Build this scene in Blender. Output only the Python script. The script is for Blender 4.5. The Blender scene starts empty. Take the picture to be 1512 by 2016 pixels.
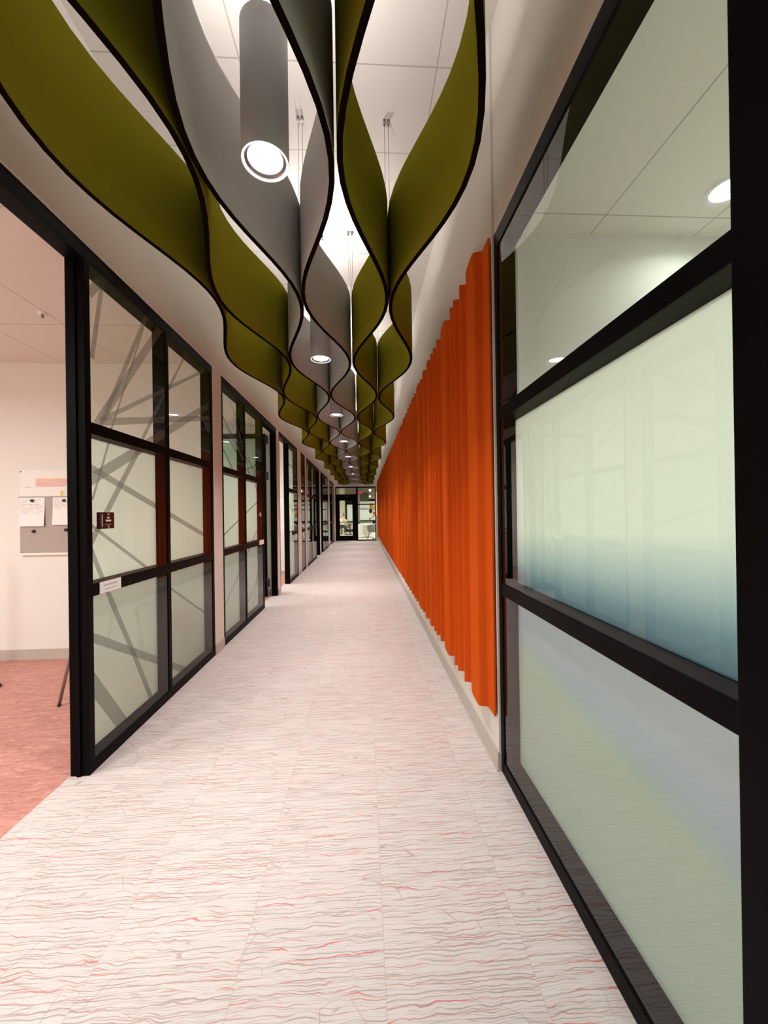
import bpy, bmesh, math, random
from mathutils import Vector, Matrix
random.seed(7)
SC = bpy.context.scene
COL = SC.collection
PI = math.pi

# ------------------------------------------------------------------ camera
H = 1.4
F = 757.0
def make_camera():
    vx, vy, roll = 716.5, 1010.0, math.radians(0.8)
    d = Vector(((vx-756)/F, (1008-vy)/F, 1.0)).normalized()      # world +Y seen in camera axes (x right, y up, z forward)
    u = Vector((-math.sin(roll), math.cos(roll), 0.0))
    u = (u - d*u.dot(d)).normalized()
    r = d.cross(u)
    if r.x < 0: r = -r
    cd = bpy.data.cameras.new('camera')
    cd.sensor_fit = 'HORIZONTAL'; cd.sensor_width = 36.0; cd.lens = F/1512*36.0
    cd.clip_start = 0.05; cd.clip_end = 100
    cam = bpy.data.objects.new('camera', cd); COL.objects.link(cam)
    right = Vector((r.x, d.x, u.x)); up = Vector((r.y, d.y, u.y)); fwd = Vector((r.z, d.z, u.z))
    m = Matrix((right, up, -fwd)).transposed().to_4x4()
    m.translation = Vector((0, 0, H))
    cam.matrix_world = m
    SC.camera = cam
make_camera()

# ------------------------------------------------------------------ world, exposure, light levels
w = bpy.data.worlds.new('world'); SC.world = w; w.use_nodes = True
w.node_tree.nodes['Background'].inputs[0].default_value = (0.02, 0.02, 0.025, 1)
w.node_tree.nodes['Background'].inputs[1].default_value = 0.5
SC.view_settings.view_transform = 'Standard'; SC.view_settings.look = 'None'
SC.view_settings.gamma = 1.0; SC.view_settings.use_curve_mapping = False
SC.view_settings.exposure = 0.0
SC.cycles.transparent_max_bounces = 24
SC.cycles.max_bounces = 8; SC.cycles.diffuse_bounces = 5
SC.cycles.sample_clamp_indirect = 6.0
P_DOWN, P_UP = 14.0, 16.5            # watts of each cylinder pendant, down and up
P_OFFICE, P_MEET, P_LOUNGE = 84.0, 46.0, 250.0
WARM = (1.0, 0.965, 0.93)

# ------------------------------------------------------------------ materials
def new_mat(name):
    m = bpy.data.materials.new(name); m.use_nodes = True
    nt = m.node_tree
    for n in list(nt.nodes): nt.nodes.remove(n)
    out = nt.nodes.new('ShaderNodeOutputMaterial')
    return m, nt, out
def N(nt, typ, **kw):
    n = nt.nodes.new(typ)
    for k, v in kw.items(): setattr(n, k, v)
    return n
def math_node(nt, op, a, b=None, c=None, clamp=False):
    n = N(nt, 'ShaderNodeMath', operation=op); n.use_clamp = clamp
    for i, v in enumerate((a, b, c)):
        if v is None: continue
        if isinstance(v, (int, float)): n.inputs[i].default_value = v
        else: nt.links.new(v, n.inputs[i])
    return n.outputs[0]
def mixc(nt, fac, a, b, blend='MIX'):
    n = N(nt, 'ShaderNodeMix', data_type='RGBA', blend_type=blend)
    for s, v in ((n.inputs[0], fac), (n.inputs[6], a), (n.inputs[7], b)):
        if isinstance(v, (int, float)): s.default_value = v
        elif isinstance(v, (tuple, list)): s.default_value = (*v, 1) if len(v) == 3 else v
        else: nt.links.new(v, s)
    return n.outputs[2]
def pbr(name, col, rough=0.6, metal=0.0, spec=0.5, noise=0.0, nscale=30.0, bump=0.0, bscale=200.0, sheen=0.0):
    m, nt, out = new_mat(name)
    b = N(nt, 'ShaderNodeBsdfPrincipled'); nt.links.new(b.outputs[0], out.inputs[0])
    b.inputs['Base Color'].default_value = (*col, 1); b.inputs['Roughness'].default_value = rough
    b.inputs['Metallic'].default_value = metal; b.inputs['Specular IOR Level'].default_value = spec
    if sheen: b.inputs['Sheen Weight'].default_value = sheen
    tc = N(nt, 'ShaderNodeTexCoord')
    if noise:
        t = N(nt, 'ShaderNodeTexNoise'); t.inputs['Scale'].default_value = nscale; t.inputs['Detail'].default_value = 4
        nt.links.new(tc.outputs['Object'], t.inputs['Vector'])
        f = math_node(nt, 'MULTIPLY_ADD', t.outputs['Fac'], 2*noise, 1-noise)
        nt.links.new(mixc(nt, 1.0, col, f, 'MULTIPLY'), b.inputs['Base Color'])
    if bump:
        t = N(nt, 'ShaderNodeTexNoise'); t.inputs['Scale'].default_value = bscale
        nt.links.new(tc.outputs['Object'], t.inputs['Vector'])
        bp = N(nt, 'ShaderNodeBump'); bp.inputs['Strength'].default_value = bump; bp.inputs['Distance'].default_value = 0.002
        nt.links.new(t.outputs['Fac'], bp.inputs['Height']); nt.links.new(bp.outputs[0], b.inputs['Normal'])
    return m
def emit(name, col, s):
    m, nt, out = new_mat(name)
    e = N(nt, 'ShaderNodeEmission'); e.inputs[0].default_value = (*col, 1); e.inputs[1].default_value = s
    nt.links.new(e.outputs[0], out.inputs[0]); return m
def glass(name, tint=(0.91, 0.965, 0.93)):
    m, nt, out = new_mat(name)
    tr = N(nt, 'ShaderNodeBsdfTransparent'); tr.inputs[0].default_value = (*tint, 1)
    gl = N(nt, 'ShaderNodeBsdfGlossy'); gl.inputs['Roughness'].default_value = 0.0
    fr = N(nt, 'ShaderNodeFresnel'); fr.inputs[0].default_value = 1.5
    geo = N(nt, 'ShaderNodeNewGeometry')
    ior = math_node(nt, 'MULTIPLY_ADD', geo.outputs['Backfacing'], 1/1.5-1.5, 1.5)   # same reflectance from both faces of the sheet
    nt.links.new(ior, fr.inputs[0])
    # inner faces of the sheet: no total reflection
    f = math_node(nt, 'MULTIPLY', fr.outputs[0], math_node(nt, 'SUBTRACT', 1.0, geo.outputs['Backfacing']))
    mx = N(nt, 'ShaderNodeMixShader'); nt.links.new(f, mx.inputs[0])
    nt.links.new(tr.outputs[0], mx.inputs[1]); nt.links.new(gl.outputs[0], mx.inputs[2])
    nt.links.new(mx.outputs[0], out.inputs[0]); return m
def film(name, col, opacity, trans=0.5, ramp=None, tilt=0.0, streak=0.0):
    """translucent adhesive film; ramp: list of (z, colour)"""
    m, nt, out = new_mat(name)
    tr = N(nt, 'ShaderNodeBsdfTransparent')
    df = N(nt, 'ShaderNodeBsdfDiffuse'); tl = N(nt, 'ShaderNodeBsdfTranslucent')
    c = None
    if ramp:
        tc = N(nt, 'ShaderNodeTexCoord'); sp = N(nt, 'ShaderNodeSeparateXYZ')
        nt.links.new(tc.outputs['Object'], sp.inputs[0])
        z = math_node(nt, 'MULTIPLY_ADD', sp.outputs[1], tilt, sp.outputs[2])
        z0, z1 = ramp[0][0], ramp[-1][0]
        fz = math_node(nt, 'DIVIDE', math_node(nt, 'SUBTRACT', z, z0), z1-z0, clamp=True)
        cr = N(nt, 'ShaderNodeValToRGB'); el = cr.color_ramp.elements
        while len(el) < len(ramp): el.new(0.5)
        for e, (zz, cc) in zip(el, ramp):
            e.position = (zz-z0)/(z1-z0); e.color = (*cc, 1)
        nt.links.new(fz, cr.inputs[0]); c = cr.outputs[0]
    for s in (df, tl):
        if c: nt.links.new(c, s.inputs[0])
        else: s.inputs[0].default_value = (*col, 1)
    m1 = N(nt, 'ShaderNodeMixShader'); m1.inputs[0].default_value = trans
    nt.links.new(df.outputs[0], m1.inputs[1]); nt.links.new(tl.outputs[0], m1.inputs[2])
    m2 = N(nt, 'ShaderNodeMixShader'); m2.inputs[0].default_value = opacity
    nt.links.new(tr.outputs[0], m2.inputs[1]); nt.links.new(m1.outputs[0], m2.inputs[2])
    nt.links.new(m2.outputs[0], out.inputs[0]); return m

def plank_carpet(name, base, streaks, seam, tw=0.45, tl=0.9, x0=-0.405, dens=1.0):
    """carpet planks with thin irregular lines running across the corridor, offset from plank to plank"""
    m, nt, out = new_mat(name)
    b = N(nt, 'ShaderNodeBsdfPrincipled'); nt.links.new(b.outputs[0], out.inputs[0])
    b.inputs['Roughness'].default_value = 0.55; b.inputs['Specular IOR Level'].default_value = 0.35
    tc = N(nt, 'ShaderNodeTexCoord'); sp = N(nt, 'ShaderNodeSeparateXYZ'); nt.links.new(tc.outputs['Object'], sp.inputs[0])
    X, Y = sp.outputs[0], sp.outputs[1]
    u = math_node(nt, 'DIVIDE', math_node(nt, 'SUBTRACT', X, x0), tw)
    ix = math_node(nt, 'FLOOR', u); fx = math_node(nt, 'FRACT', u)
    v = math_node(nt, 'ADD', math_node(nt, 'DIVIDE', Y, tl), math_node(nt, 'MULTIPLY', ix, 0.37))
    iy = math_node(nt, 'FLOOR', v); fy = math_node(nt, 'FRACT', v)
    cb = N(nt, 'ShaderNodeCombineXYZ'); nt.links.new(ix, cb.inputs[0]); nt.links.new(iy, cb.inputs[1])
    wn = N(nt, 'ShaderNodeTexWhiteNoise'); wn.noise_dimensions = '3D'; nt.links.new(cb.outputs[0], wn.inputs[0])
    off = math_node(nt, 'MULTIPLY', wn.outputs['Value'], 17.0)
    # warped coordinates
    wv = N(nt, 'ShaderNodeCombineXYZ'); nt.links.new(X, wv.inputs[0]); nt.links.new(Y, wv.inputs[1]); nt.links.new(off, wv.inputs[2])
    wp = N(nt, 'ShaderNodeTexNoise'); wp.inputs['Scale'].default_value = 13.0; wp.inputs['Detail'].default_value = 2
    nt.links.new(wv.outputs[0], wp.inputs['Vector'])
    yw = math_node(nt, 'ADD', Y, math_node(nt, 'MULTIPLY', math_node(nt, 'SUBTRACT', wp.outputs['Fac'], 0.5), 0.022))
    col = base
    def lines(sx, sy, thick, seedz, col, tint, strength, patch):
        c = N(nt, 'ShaderNodeCombineXYZ')
        nt.links.new(math_node(nt, 'MULTIPLY', X, sx), c.inputs[0]); nt.links.new(math_node(nt, 'MULTIPLY', yw, sy), c.inputs[1])
        nt.links.new(math_node(nt, 'ADD', off, seedz), c.inputs[2])
        vo = N(nt, 'ShaderNodeTexVoronoi', feature='DISTANCE_TO_EDGE'); vo.inputs['Scale'].default_value = 1.0
        nt.links.new(c.outputs[0], vo.inputs['Vector'])
        l = math_node(nt, 'SUBTRACT', 1.0, math_node(nt, 'DIVIDE', vo.outputs['Distance'], thick, clamp=True), clamp=True)
        l = math_node(nt, 'MULTIPLY', l, 1.7, clamp=True)
        pn = N(nt, 'ShaderNodeTexNoise'); pn.inputs['Scale'].default_value = 1.0; pn.inputs['Detail'].default_value = 2
        c2 = N(nt, 'ShaderNodeCombineXYZ')
        nt.links.new(math_node(nt, 'MULTIPLY', X, sx*.7), c2.inputs[0]); nt.links.new(math_node(nt, 'MULTIPLY', Y, sy*.6), c2.inputs[1])
        nt.links.new(math_node(nt, 'ADD', off, seedz+5), c2.inputs[2]); nt.links.new(c2.outputs[0], pn.inputs['Vector'])
        pf = math_node(nt, 'MULTIPLY', math_node(nt, 'SUBTRACT', pn.outputs['Fac'], patch), 6.0, clamp=True)
        return mixc(nt, math_node(nt, 'MULTIPLY', math_node(nt, 'MULTIPLY', l, pf), strength), col, tint)
    def strokes(freq, th, seedz, col, tint, strength, patch, lx):
        # near parallel strokes running along X, gently undulating, breaking off at random
        def nz(a, b_, z, detail=1):
            c = N(nt, 'ShaderNodeCombineXYZ')
            nt.links.new(math_node(nt, 'MULTIPLY', X, a), c.inputs[0]); nt.links.new(math_node(nt, 'MULTIPLY', Y, b_), c.inputs[1])
            nt.links.new(math_node(nt, 'ADD', off, z), c.inputs[2])
            t = N(nt, 'ShaderNodeTexNoise'); t.inputs['Scale'].default_value = 1.0; t.inputs['Detail'].default_value = detail
            nt.links.new(c.outputs[0], t.inputs['Vector']); return t.outputs['Fac']
        ph = math_node(nt, 'ADD', math_node(nt, 'MULTIPLY', yw, freq), math_node(nt, 'MULTIPLY', nz(9, 14, seedz, 2), 1.5))
        d = math_node(nt, 'ABSOLUTE', math_node(nt, 'SUBTRACT', math_node(nt, 'FRACT', ph), 0.5))
        l = math_node(nt, 'SUBTRACT', 1.0, math_node(nt, 'DIVIDE', d, th, clamp=True), clamp=True)
        l = math_node(nt, 'MULTIPLY', l, 1.8, clamp=True)
        pf = math_node(nt, 'MULTIPLY', math_node(nt, 'SUBTRACT', nz(lx, freq*.75, seedz+7), patch), 7.0, clamp=True)
        return mixc(nt, math_node(nt, 'MULTIPLY', math_node(nt, 'MULTIPLY', l, pf), strength), col, tint)
    for i, (sx, sy, th, tint, st, pa) in enumerate(streaks):
        if sx < 0: col = strokes(sy, th, i*3.1, col, tint, st*dens, pa, -sx); continue
        col = lines(sx, sy, th, i*3.1, col, tint, st*dens, pa)
    # plank to plank value, fine grain, seams
    g = N(nt, 'ShaderNodeTexNoise'); g.inputs['Scale'].default_value = 260.0; nt.links.new(tc.outputs['Object'], g.inputs['Vector'])
    f = math_node(nt, 'MULTIPLY_ADD', g.outputs['Fac'], 0.22, 0.89)
    f = math_node(nt, 'MULTIPLY', f, math_node(nt, 'MULTIPLY_ADD', wn.outputs['Value'], 0.05, 0.97))
    col = mixc(nt, 1.0, col, f, 'MULTIPLY')
    sx_ = math_node(nt, 'LESS_THAN', math_node(nt, 'MINIMUM', fx, math_node(nt, 'SUBTRACT', 1.0, fx)), 0.0022/tw)
    sy_ = math_node(nt, 'LESS_THAN', math_node(nt, 'MINIMUM', fy, math_node(nt, 'SUBTRACT', 1.0, fy)), 0.0012/tl)
    col = mixc(nt, math_node(nt, 'MULTIPLY', math_node(nt, 'MAXIMUM', sx_, sy_), 0.38), col, seam)
    nt.links.new(col, b.inputs['Base Color'])
    return m

def tile_ceiling(name, base, seam, x0, dx, y0, dy, wd=0.004):
    m, nt, out = new_mat(name)
    b = N(nt, 'ShaderNodeBsdfPrincipled'); nt.links.new(b.outputs[0], out.inputs[0]); b.inputs['Roughness'].default_value = 0.9
    tc = N(nt, 'ShaderNodeTexCoord'); sp = N(nt, 'ShaderNodeSeparateXYZ'); nt.links.new(tc.outputs['Object'], sp.inputs[0])
    def ln(s, a, d):
        fr = math_node(nt, 'FRACT', math_node(nt, 'DIVIDE', math_node(nt, 'SUBTRACT', s, a), d))
        return math_node(nt, 'LESS_THAN', math_node(nt, 'MINIMUM', fr, math_node(nt, 'SUBTRACT', 1.0, fr)), wd/d)
    k = math_node(nt, 'MAXIMUM', ln(sp.outputs[0], x0, dx), ln(sp.outputs[1], y0, dy))
    g = N(nt, 'ShaderNodeTexNoise'); g.inputs['Scale'].default_value = 150.0; nt.links.new(tc.outputs['Object'], g.inputs['Vector'])
    c = mixc(nt, 1.0, base, math_node(nt, 'MULTIPLY_ADD', g.outputs['Fac'], 0.1, 0.95), 'MULTIPLY')
    nt.links.new(mixc(nt, math_node(nt, 'MULTIPLY', k, 0.7), c, seam), b.inputs['Base Color'])
    return m

M = {}
M['wall'] = pbr('wall_paint', (0.73, 0.68, 0.62), 0.85, noise=0.02, nscale=60, bump=0.1, bscale=300)
M['wall_white'] = pbr('white_wall_paint', (0.80, 0.78, 0.74), 0.85, noise=0.02, nscale=60)
M['base'] = pbr('cove_base', (0.50, 0.45, 0.40), 0.5)
M['frame'] = pbr('dark_bronze_frame', (0.0035, 0.003, 0.003), 0.45, spec=0.05)
M['black'] = pbr('black_plastic', (0.012, 0.011, 0.012), 0.4)
M['metal'] = pbr('grey_metal', (0.30, 0.28, 0.29), 0.35, metal=0.8)
M['steel'] = pbr('bright_steel', (0.7, 0.68, 0.66), 0.25, metal=1.0)
M['green'] = pbr('olive_felt', (0.215, 0.195, 0.015), 1.0, spec=0.0, noise=0.16, nscale=220, bump=0.5, bscale=500)
M['grey'] = pbr('grey_felt', (0.46, 0.45, 0.43), 1.0, spec=0.0, noise=0.10, nscale=220, bump=0.5, bscale=500)
M['core'] = pbr('dark_felt_core', (0.007, 0.004, 0.003), 1.0, spec=0.0)
M['orange'] = pbr('orange_felt', (0.64, 0.098, 0.012), 1.0, spec=0.0, noise=0.10, nscale=300, bump=0.3, bscale=500)
M['pendant'] = pbr('pendant_silver', (0.42, 0.42, 0.42), 0.5, spec=0.4)
M['rimglow'] = emit('pendant_rim_glow', (1.0, 0.97, 0.98), 1.05)
M['rimlit'] = pbr('reflector_white', (0.85, 0.84, 0.86), 0.4)
M['lamp'] = emit('pendant_lens', (1.0, 0.97, 0.96), 14.0)
M['uplens'] = emit('pendant_upper_lens', (1.0, 0.95, 0.9), 8.0)
M['glass'] = glass('clear_glass')
M['filmL'] = film('white_frost_film', (0.78, 0.85, 0.80), 0.93, 0.62)
M['filmL3'] = film('white_frost_film_low', (0.52, 0.57, 0.52), 0.88, 0.5)
M['lines'] = film('grey_line_film', (0.17, 0.16, 0.145), 0.52, 0.3)
M['filmR2'] = film('blue_white_film', (1, 1, 1), 0.94, 0.6, ramp=[(0.98, (0.05, 0.10, 0.14)), (1.08, (0.14, 0.23, 0.31)), (1.20, (0.46, 0.56, 0.58)), (1.32, (0.80, 0.83, 0.76)), (1.95, (0.86, 0.86, 0.78))], tilt=0.05)
M['filmR3'] = film('lavender_green_film', (1, 1, 1), 0.90, 0.45, ramp=[(0.0, (0.43, 0.465, 0.435)), (0.60, (0.41, 0.435, 0.385)), (0.645, (0.37, 0.42, 0.43)), (0.70, (0.37, 0.40, 0.49)), (0.95, (0.43, 0.425, 0.49))], tilt=-0.115)
M['ceiling'] = tile_ceiling('ceiling_tile', (0.70, 0.65, 0.61), (0.36, 0.31, 0.27), -0.68, 0.573, 2.24, 0.548)
M['ceiling_office'] = tile_ceiling('office_ceiling_tile', (0.74, 0.70, 0.65), (0.34, 0.31, 0.27), -2.35, 0.61, 1.98, 1.2)
M['floor'] = plank_carpet('corridor_carpet', (0.715, 0.65, 0.635),
    [(-7.0, 150, 0.20, (0.46, 0.41, 0.39), 0.55, 0.42), (-5.0, 75, 0.16, (0.36, 0.30, 0.285), 0.80, 0.45),
     (-4.0, 42, 0.075, (0.55, 0.25, 0.235), 0.85, 0.41), (-3.5, 30, 0.07, (0.66, 0.15, 0.14), 0.85, 0.52),
     (2.0, 40, 0.022, (0.42, 0.30, 0.28), 0.65, 0.42), (3.0, 9, 0.007, (0.42, 0.33, 0.31), 0.6, 0.40)], (0.5, 0.4, 0.37))
M['pink'] = plank_carpet('salmon_carpet', (0.60, 0.275, 0.235),
    [(12, 110, 0.18, (0.45, 0.16, 0.12), 0.7, 0.40), (7, 60, 0.12, (0.85, 0.45, 0.38), 0.5, 0.45)], (0.40, 0.12, 0.09))
M['room_floor'] = plank_carpet('meeting_room_carpet', (0.52, 0.47, 0.44), [(3, 50, 0.12, (0.36, 0.30, 0.28), 0.6, 0.45)], (0.3, 0.26, 0.25))
M['lounge_floor'] = pbr('lounge_floor', (0.72, 0.66, 0.60), 0.35, noise=0.08, nscale=4)
M['concrete'] = pbr('concrete', (0.26, 0.225, 0.18), 0.9, noise=0.35, nscale=9)
M['dark_ceiling'] = pbr('dark_ceiling', (0.05, 0.045, 0.04), 0.9)
M['white'] = pbr('white_board', (0.84, 0.83, 0.79), 0.35)
M['board_grey'] = pbr('grey_board', (0.42, 0.36, 0.32), 0.6, noise=0.05, nscale=200)
M['paper'] = pbr('paper', (0.88, 0.86, 0.85), 0.8)
M['ink'] = pbr('faded_ink', (0.55, 0.50, 0.52), 0.8)
M['peach'] = pbr('peach_marker', (0.85, 0.55, 0.40), 0.8, noise=0.2, nscale=40)
M['pinkm'] = pbr('pink_marker', (0.82, 0.50, 0.50), 0.8)
M['yellowm'] = pbr('yellow_marker', (0.85, 0.58, 0.12), 0.8)
M['teal'] = pbr('teal_marker', (0.40, 0.66, 0.62), 0.8)
M['plate'] = pbr('dark_plum_plate', (0.030, 0.008, 0.012), 0.3)
M['brass'] = pbr('brass_magnet', (0.55, 0.27, 0.14), 0.4, metal=0.3)
M['skin'] = pbr('skin', (0.62, 0.38, 0.28), 0.6)
M['shirt'] = pbr('white_shirt', (0.82, 0.74, 0.66), 0.85)
M['cream'] = pbr('cream_top', (0.78, 0.66, 0.44), 0.85)
M['trousers'] = pbr('dark_trousers', (0.035, 0.028, 0.030), 0.85)
M['tan'] = pbr('tan_trousers', (0.42, 0.33, 0.25), 0.85)
M['hair_grey'] = pbr('light_hair', (0.55, 0.45, 0.36), 0.8)
M['hair_brown'] = pbr('brown_hair', (0.20, 0.12, 0.07), 0.8)
M['shell'] = pbr('pale_chair_shell', (0.50, 0.50, 0.45), 0.6)
M['cloth'] = pbr('white_tablecloth', (0.85, 0.82, 0.80), 0.8)
M['wood'] = pbr('table_wood', (0.30, 0.20, 0.13), 0.5)
M['b_yellow'] = pbr('yellow_balloon', (0.85, 0.45, 0.03), 0.2)
M['b_black'] = pbr('black_balloon', (0.02, 0.017, 0.025), 0.15)
M['b_blush'] = pbr('blush_balloon', (0.80, 0.50, 0.42), 0.25)
M['b_gold'] = pbr('gold_balloon', (0.75, 0.34, 0.08), 0.2, metal=0.3)
M['b_pink'] = pbr('pink_foil', (0.75, 0.22, 0.26), 0.3, metal=0.2)
M['b_plum'] = pbr('plum_balloon', (0.06, 0.02, 0.05), 0.15)
M['b_white'] = pbr('white_balloon', (0.85, 0.83, 0.82), 0.25)
M['globe'] = emit('globe_glow', (1.0, 0.95, 0.85), 7.0)
M['strip'] = emit('felt_end_glare', (1.0, 0.74, 0.48), 2.2)  # glare on the end fold of the orange felt, imitated by emission
M['exit_red'] = emit('exit_red', (0.95, 0.05, 0.04), 1.3)
M['exit_face'] = pbr('exit_face', (0.70, 0.32, 0.28), 0.5)
M['panel_light'] = emit('office_light', (1.0, 0.93, 0.86), 2.6)
M['down_light'] = emit('downlight_lens', (0.95, 1.0, 0.95), 9.0)
M['olive'] = pbr('dark_olive_panel', (0.07, 0.065, 0.04), 0.9)
M['pale_glass'] = film('pale_frosted_glass', (0.66, 0.67, 0.60), 0.95, 0.5)
M['cup'] = pbr('cup_dark', (0.10, 0.09, 0.12), 0.4)

# ------------------------------------------------------------------ mesh helpers
def new(): return bmesh.new()
def box(bm, x0, x1, y0, y1, z0, z1, bev=0.0):
    vs = [bm.verts.new((x, y, z)) for x in (x0, x1) for y in (y0, y1) for z in (z0, z1)]
    fs = [(0,1,3,2), (4,6,7,5), (0,4,5,1), (2,3,7,6), (0,2,6,4), (1,5,7,3)]
    faces = [bm.faces.new([vs[i] for i in f]) for f in fs]
    if bev:
        es = {e for f in faces for e in f.edges}
        bmesh.ops.bevel(bm, geom=list(es), offset=bev, segments=2, affect='EDGES', profile=0.6)
    return bm
def obox(bm, c, ax, hx, hy, hz):
    """box with local axes ax (3 vectors)"""
    c = Vector(c); vs = []
    for sx in (-1, 1):
        for sy in (-1, 1):
            for sz in (-1, 1):
                vs.append(bm.verts.new(c + ax[0]*hx*sx + ax[1]*hy*sy + ax[2]*hz*sz))
    for f in [(0,1,3,2), (4,6,7,5), (0,4,5,1), (2,3,7,6), (0,2,6,4), (1,5,7,3)]: bm.faces.new([vs[i] for i in f])
def tube(bm, p, q, r0, r1=None, seg=12, caps=True):
    p, q = Vector(p), Vector(q); r1 = r0 if r1 is None else r1
    d = (q-p).normalized(); a = d.orthogonal().normalized(); b = d.cross(a)
    R0 = [bm.verts.new(p + (a*math.cos(t)+b*math.sin(t))*r0) for t in [2*PI*i/seg for i in range(seg)]]
    R1 = [bm.verts.new(q + (a*math.cos(t)+b*math.sin(t))*r1) for t in [2*PI*i/seg for i in range(seg)]]
    for i in range(seg):
        f = bm.faces.new((R0[i], R0[(i+1) % seg], R1[(i+1) % seg], R1[i])); f.smooth = True
    if caps:
        bm.faces.new(R0[::-1]); bm.faces.new(R1)
def polytube(bm, pts, r, seg=8):
    for a, b in zip(pts, pts[1:]): tube(bm, a, b, r, seg=seg)
def lathe(bm, prof, c=(0, 0, 0), seg=40, cap0=False, cap1=False):
    c = Vector(c); rings = []
    for r, z in prof:
        rings.append([bm.verts.new(c+Vector((r*math.cos(2*PI*i/seg), r*math.sin(2*PI*i/seg), z))) for i in range(seg)])
    for A, B in zip(rings, rings[1:]):
        for i in range(seg):
            f = bm.faces.new((A[i], A[(i+1) % seg], B[(i+1) % seg], B[i])); f.smooth = True
    if cap0: bm.faces.new(rings[0][::-1])
    if cap1: bm.faces.new(rings[-1])
def ball(bm, c, rx, ry, rz, seg=20, rings=12, tip=0.0):
    prof = []
    c = Vector(c); R = []
    for k in range(rings+1):
        t = PI*k/rings; z = -math.cos(t); r = math.sin(t)
        zz = z*(1+tip*(1 if z < 0 else 0)*abs(z))
        R.append([bm.verts.new(c+Vector((rx*max(r, 1e-3)*math.cos(2*PI*i/seg), ry*max(r, 1e-3)*math.sin(2*PI*i/seg), rz*zz))) for i in range(seg)])
    for A, B in zip(R, R[1:]):
        for i in range(seg):
            f = bm.faces.new((A[i], A[(i+1) % seg], B[(i+1) % seg], B[i])); f.smooth = True
def obj(name, bm, mat, parent=None, fixn=True):
    if fixn: bmesh.ops.recalc_face_normals(bm, faces=bm.faces)
    me = bpy.data.meshes.new(name); bm.to_mesh(me); bm.free()
    for m in (mat if isinstance(mat, (list, tuple)) else [mat]): me.materials.append(m)
    o = bpy.data.objects.new(name, me); COL.objects.link(o)
    if parent is not None: o.parent = parent
    return o
def tag(o, label, cat, group=None):
    o['label'] = label; o['category'] = cat
    if group: o['group'] = group
    return o
def thing(name, label, cat, loc=(0, 0, 0), group=None, rz=0.0):
    o = bpy.data.objects.new(name, None); COL.objects.link(o); o.location = loc; o.rotation_euler = (0, 0, rz)
    o.empty_display_size = 0.1
    return tag(o, label, cat, group)
def struct(o, label=None, cat=None):
    o['kind'] = 'structure'
    if label: o['label'] = label
    if cat: o['category'] = cat
    return o
def sempty(name, label, cat, loc=(0, 0, 0)):
    o = bpy.data.objects.new(name, None); COL.objects.link(o); o.location = loc
    return struct(o, label, cat)
def sbox(name, mat, b, label, cat, extra=()):
    bm = new(); box(bm, *b)
    for e in extra: box(bm, *e)
    return struct(obj(name, bm, mat), label, cat)
def area(name, loc, sx, sy, power, col, spread=180, up=False, shape='RECTANGLE', parent=None):
    l = bpy.data.lights.new(name, 'AREA'); l.shape = shape; l.size = sx
    if shape in ('RECTANGLE', 'ELLIPSE'): l.size_y = sy
    l.energy = power; l.color = col; l.spread = math.radians(spread)
    o = bpy.data.objects.new(name, l); COL.objects.link(o); o.location = loc
    if up: o.rotation_euler = (PI, 0, 0)
    if parent is not None: o.parent = parent
    return o

# ------------------------------------------------------------------ dimensions
XL, XR, XG = -1.50, 0.712, 0.722          # left wall face, right wall face, right glazing face
DEP = 0.10                                # frame depth
ZF = 2.89                                 # top of the glazed frames
ZC = 4.02                                 # corridor ceiling
ZO = 2.93                                 # office ceiling
YE = 19.5                                 # end wall
YB = -2.6                                 # wall behind the photographer

# ------------------------------------------------------------------ floors
sbox('floor', M['floor'], (-1.605, XG+0.005, YB, YE, -0.05, 0.0), 'pale carpet plank corridor floor with thin red and grey streaks', 'floor')
sbox('floor_office', M['pink'], (-5.2, -1.605, YB, YE, -0.05, 0.0), 'salmon pink carpet floor of the offices on the left', 'floor')
sbox('floor_meeting_room', M['room_floor'], (XG+0.005, 3.8, YB, 2.12, -0.05, 0.0), 'grey carpet floor behind the right hand glazing', 'floor')
sbox('floor_lounge', M['lounge_floor'], (-6.0, 4.5, YE, 32.0, -0.05, 0.0), 'pale lounge floor beyond the end door', 'floor')

# ------------------------------------------------------------------ left wall: strips between frames, bulkhead above
segs = [(YB, 0.25), (3.93, 4.17), (6.74, 6.94), (8.85, 9.33), (9.95, 10.25), (13.15, 13.5), (16.3, 17.0), (19.3, YE)]
bm = new()
for a, b in segs: box(bm, XL-0.12, XL, a, b, 0, ZF)
box(bm, XL-0.12, XL, YB, YE, ZF, ZC)
struct(obj('wall_left', bm, M['wall']), 'beige plaster wall and bulkhead above the black frames', 'wall')
bm = new()
for a, b in segs: box(bm, XL, XL+0.008, a, b, 0, 0.10, 0.002)
struct(obj('baseboard_left', bm, M['base']), 'light grey rubber base on the left wall piers', 'baseboard')
bm = new(); box(bm, XL, XL+0.010, YB, YE, ZF+0.001, ZF+0.013, 0.002)
struct(obj('trim_1', bm, M['wall']), 'thin plaster bead above the left frames', 'trim')

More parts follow.
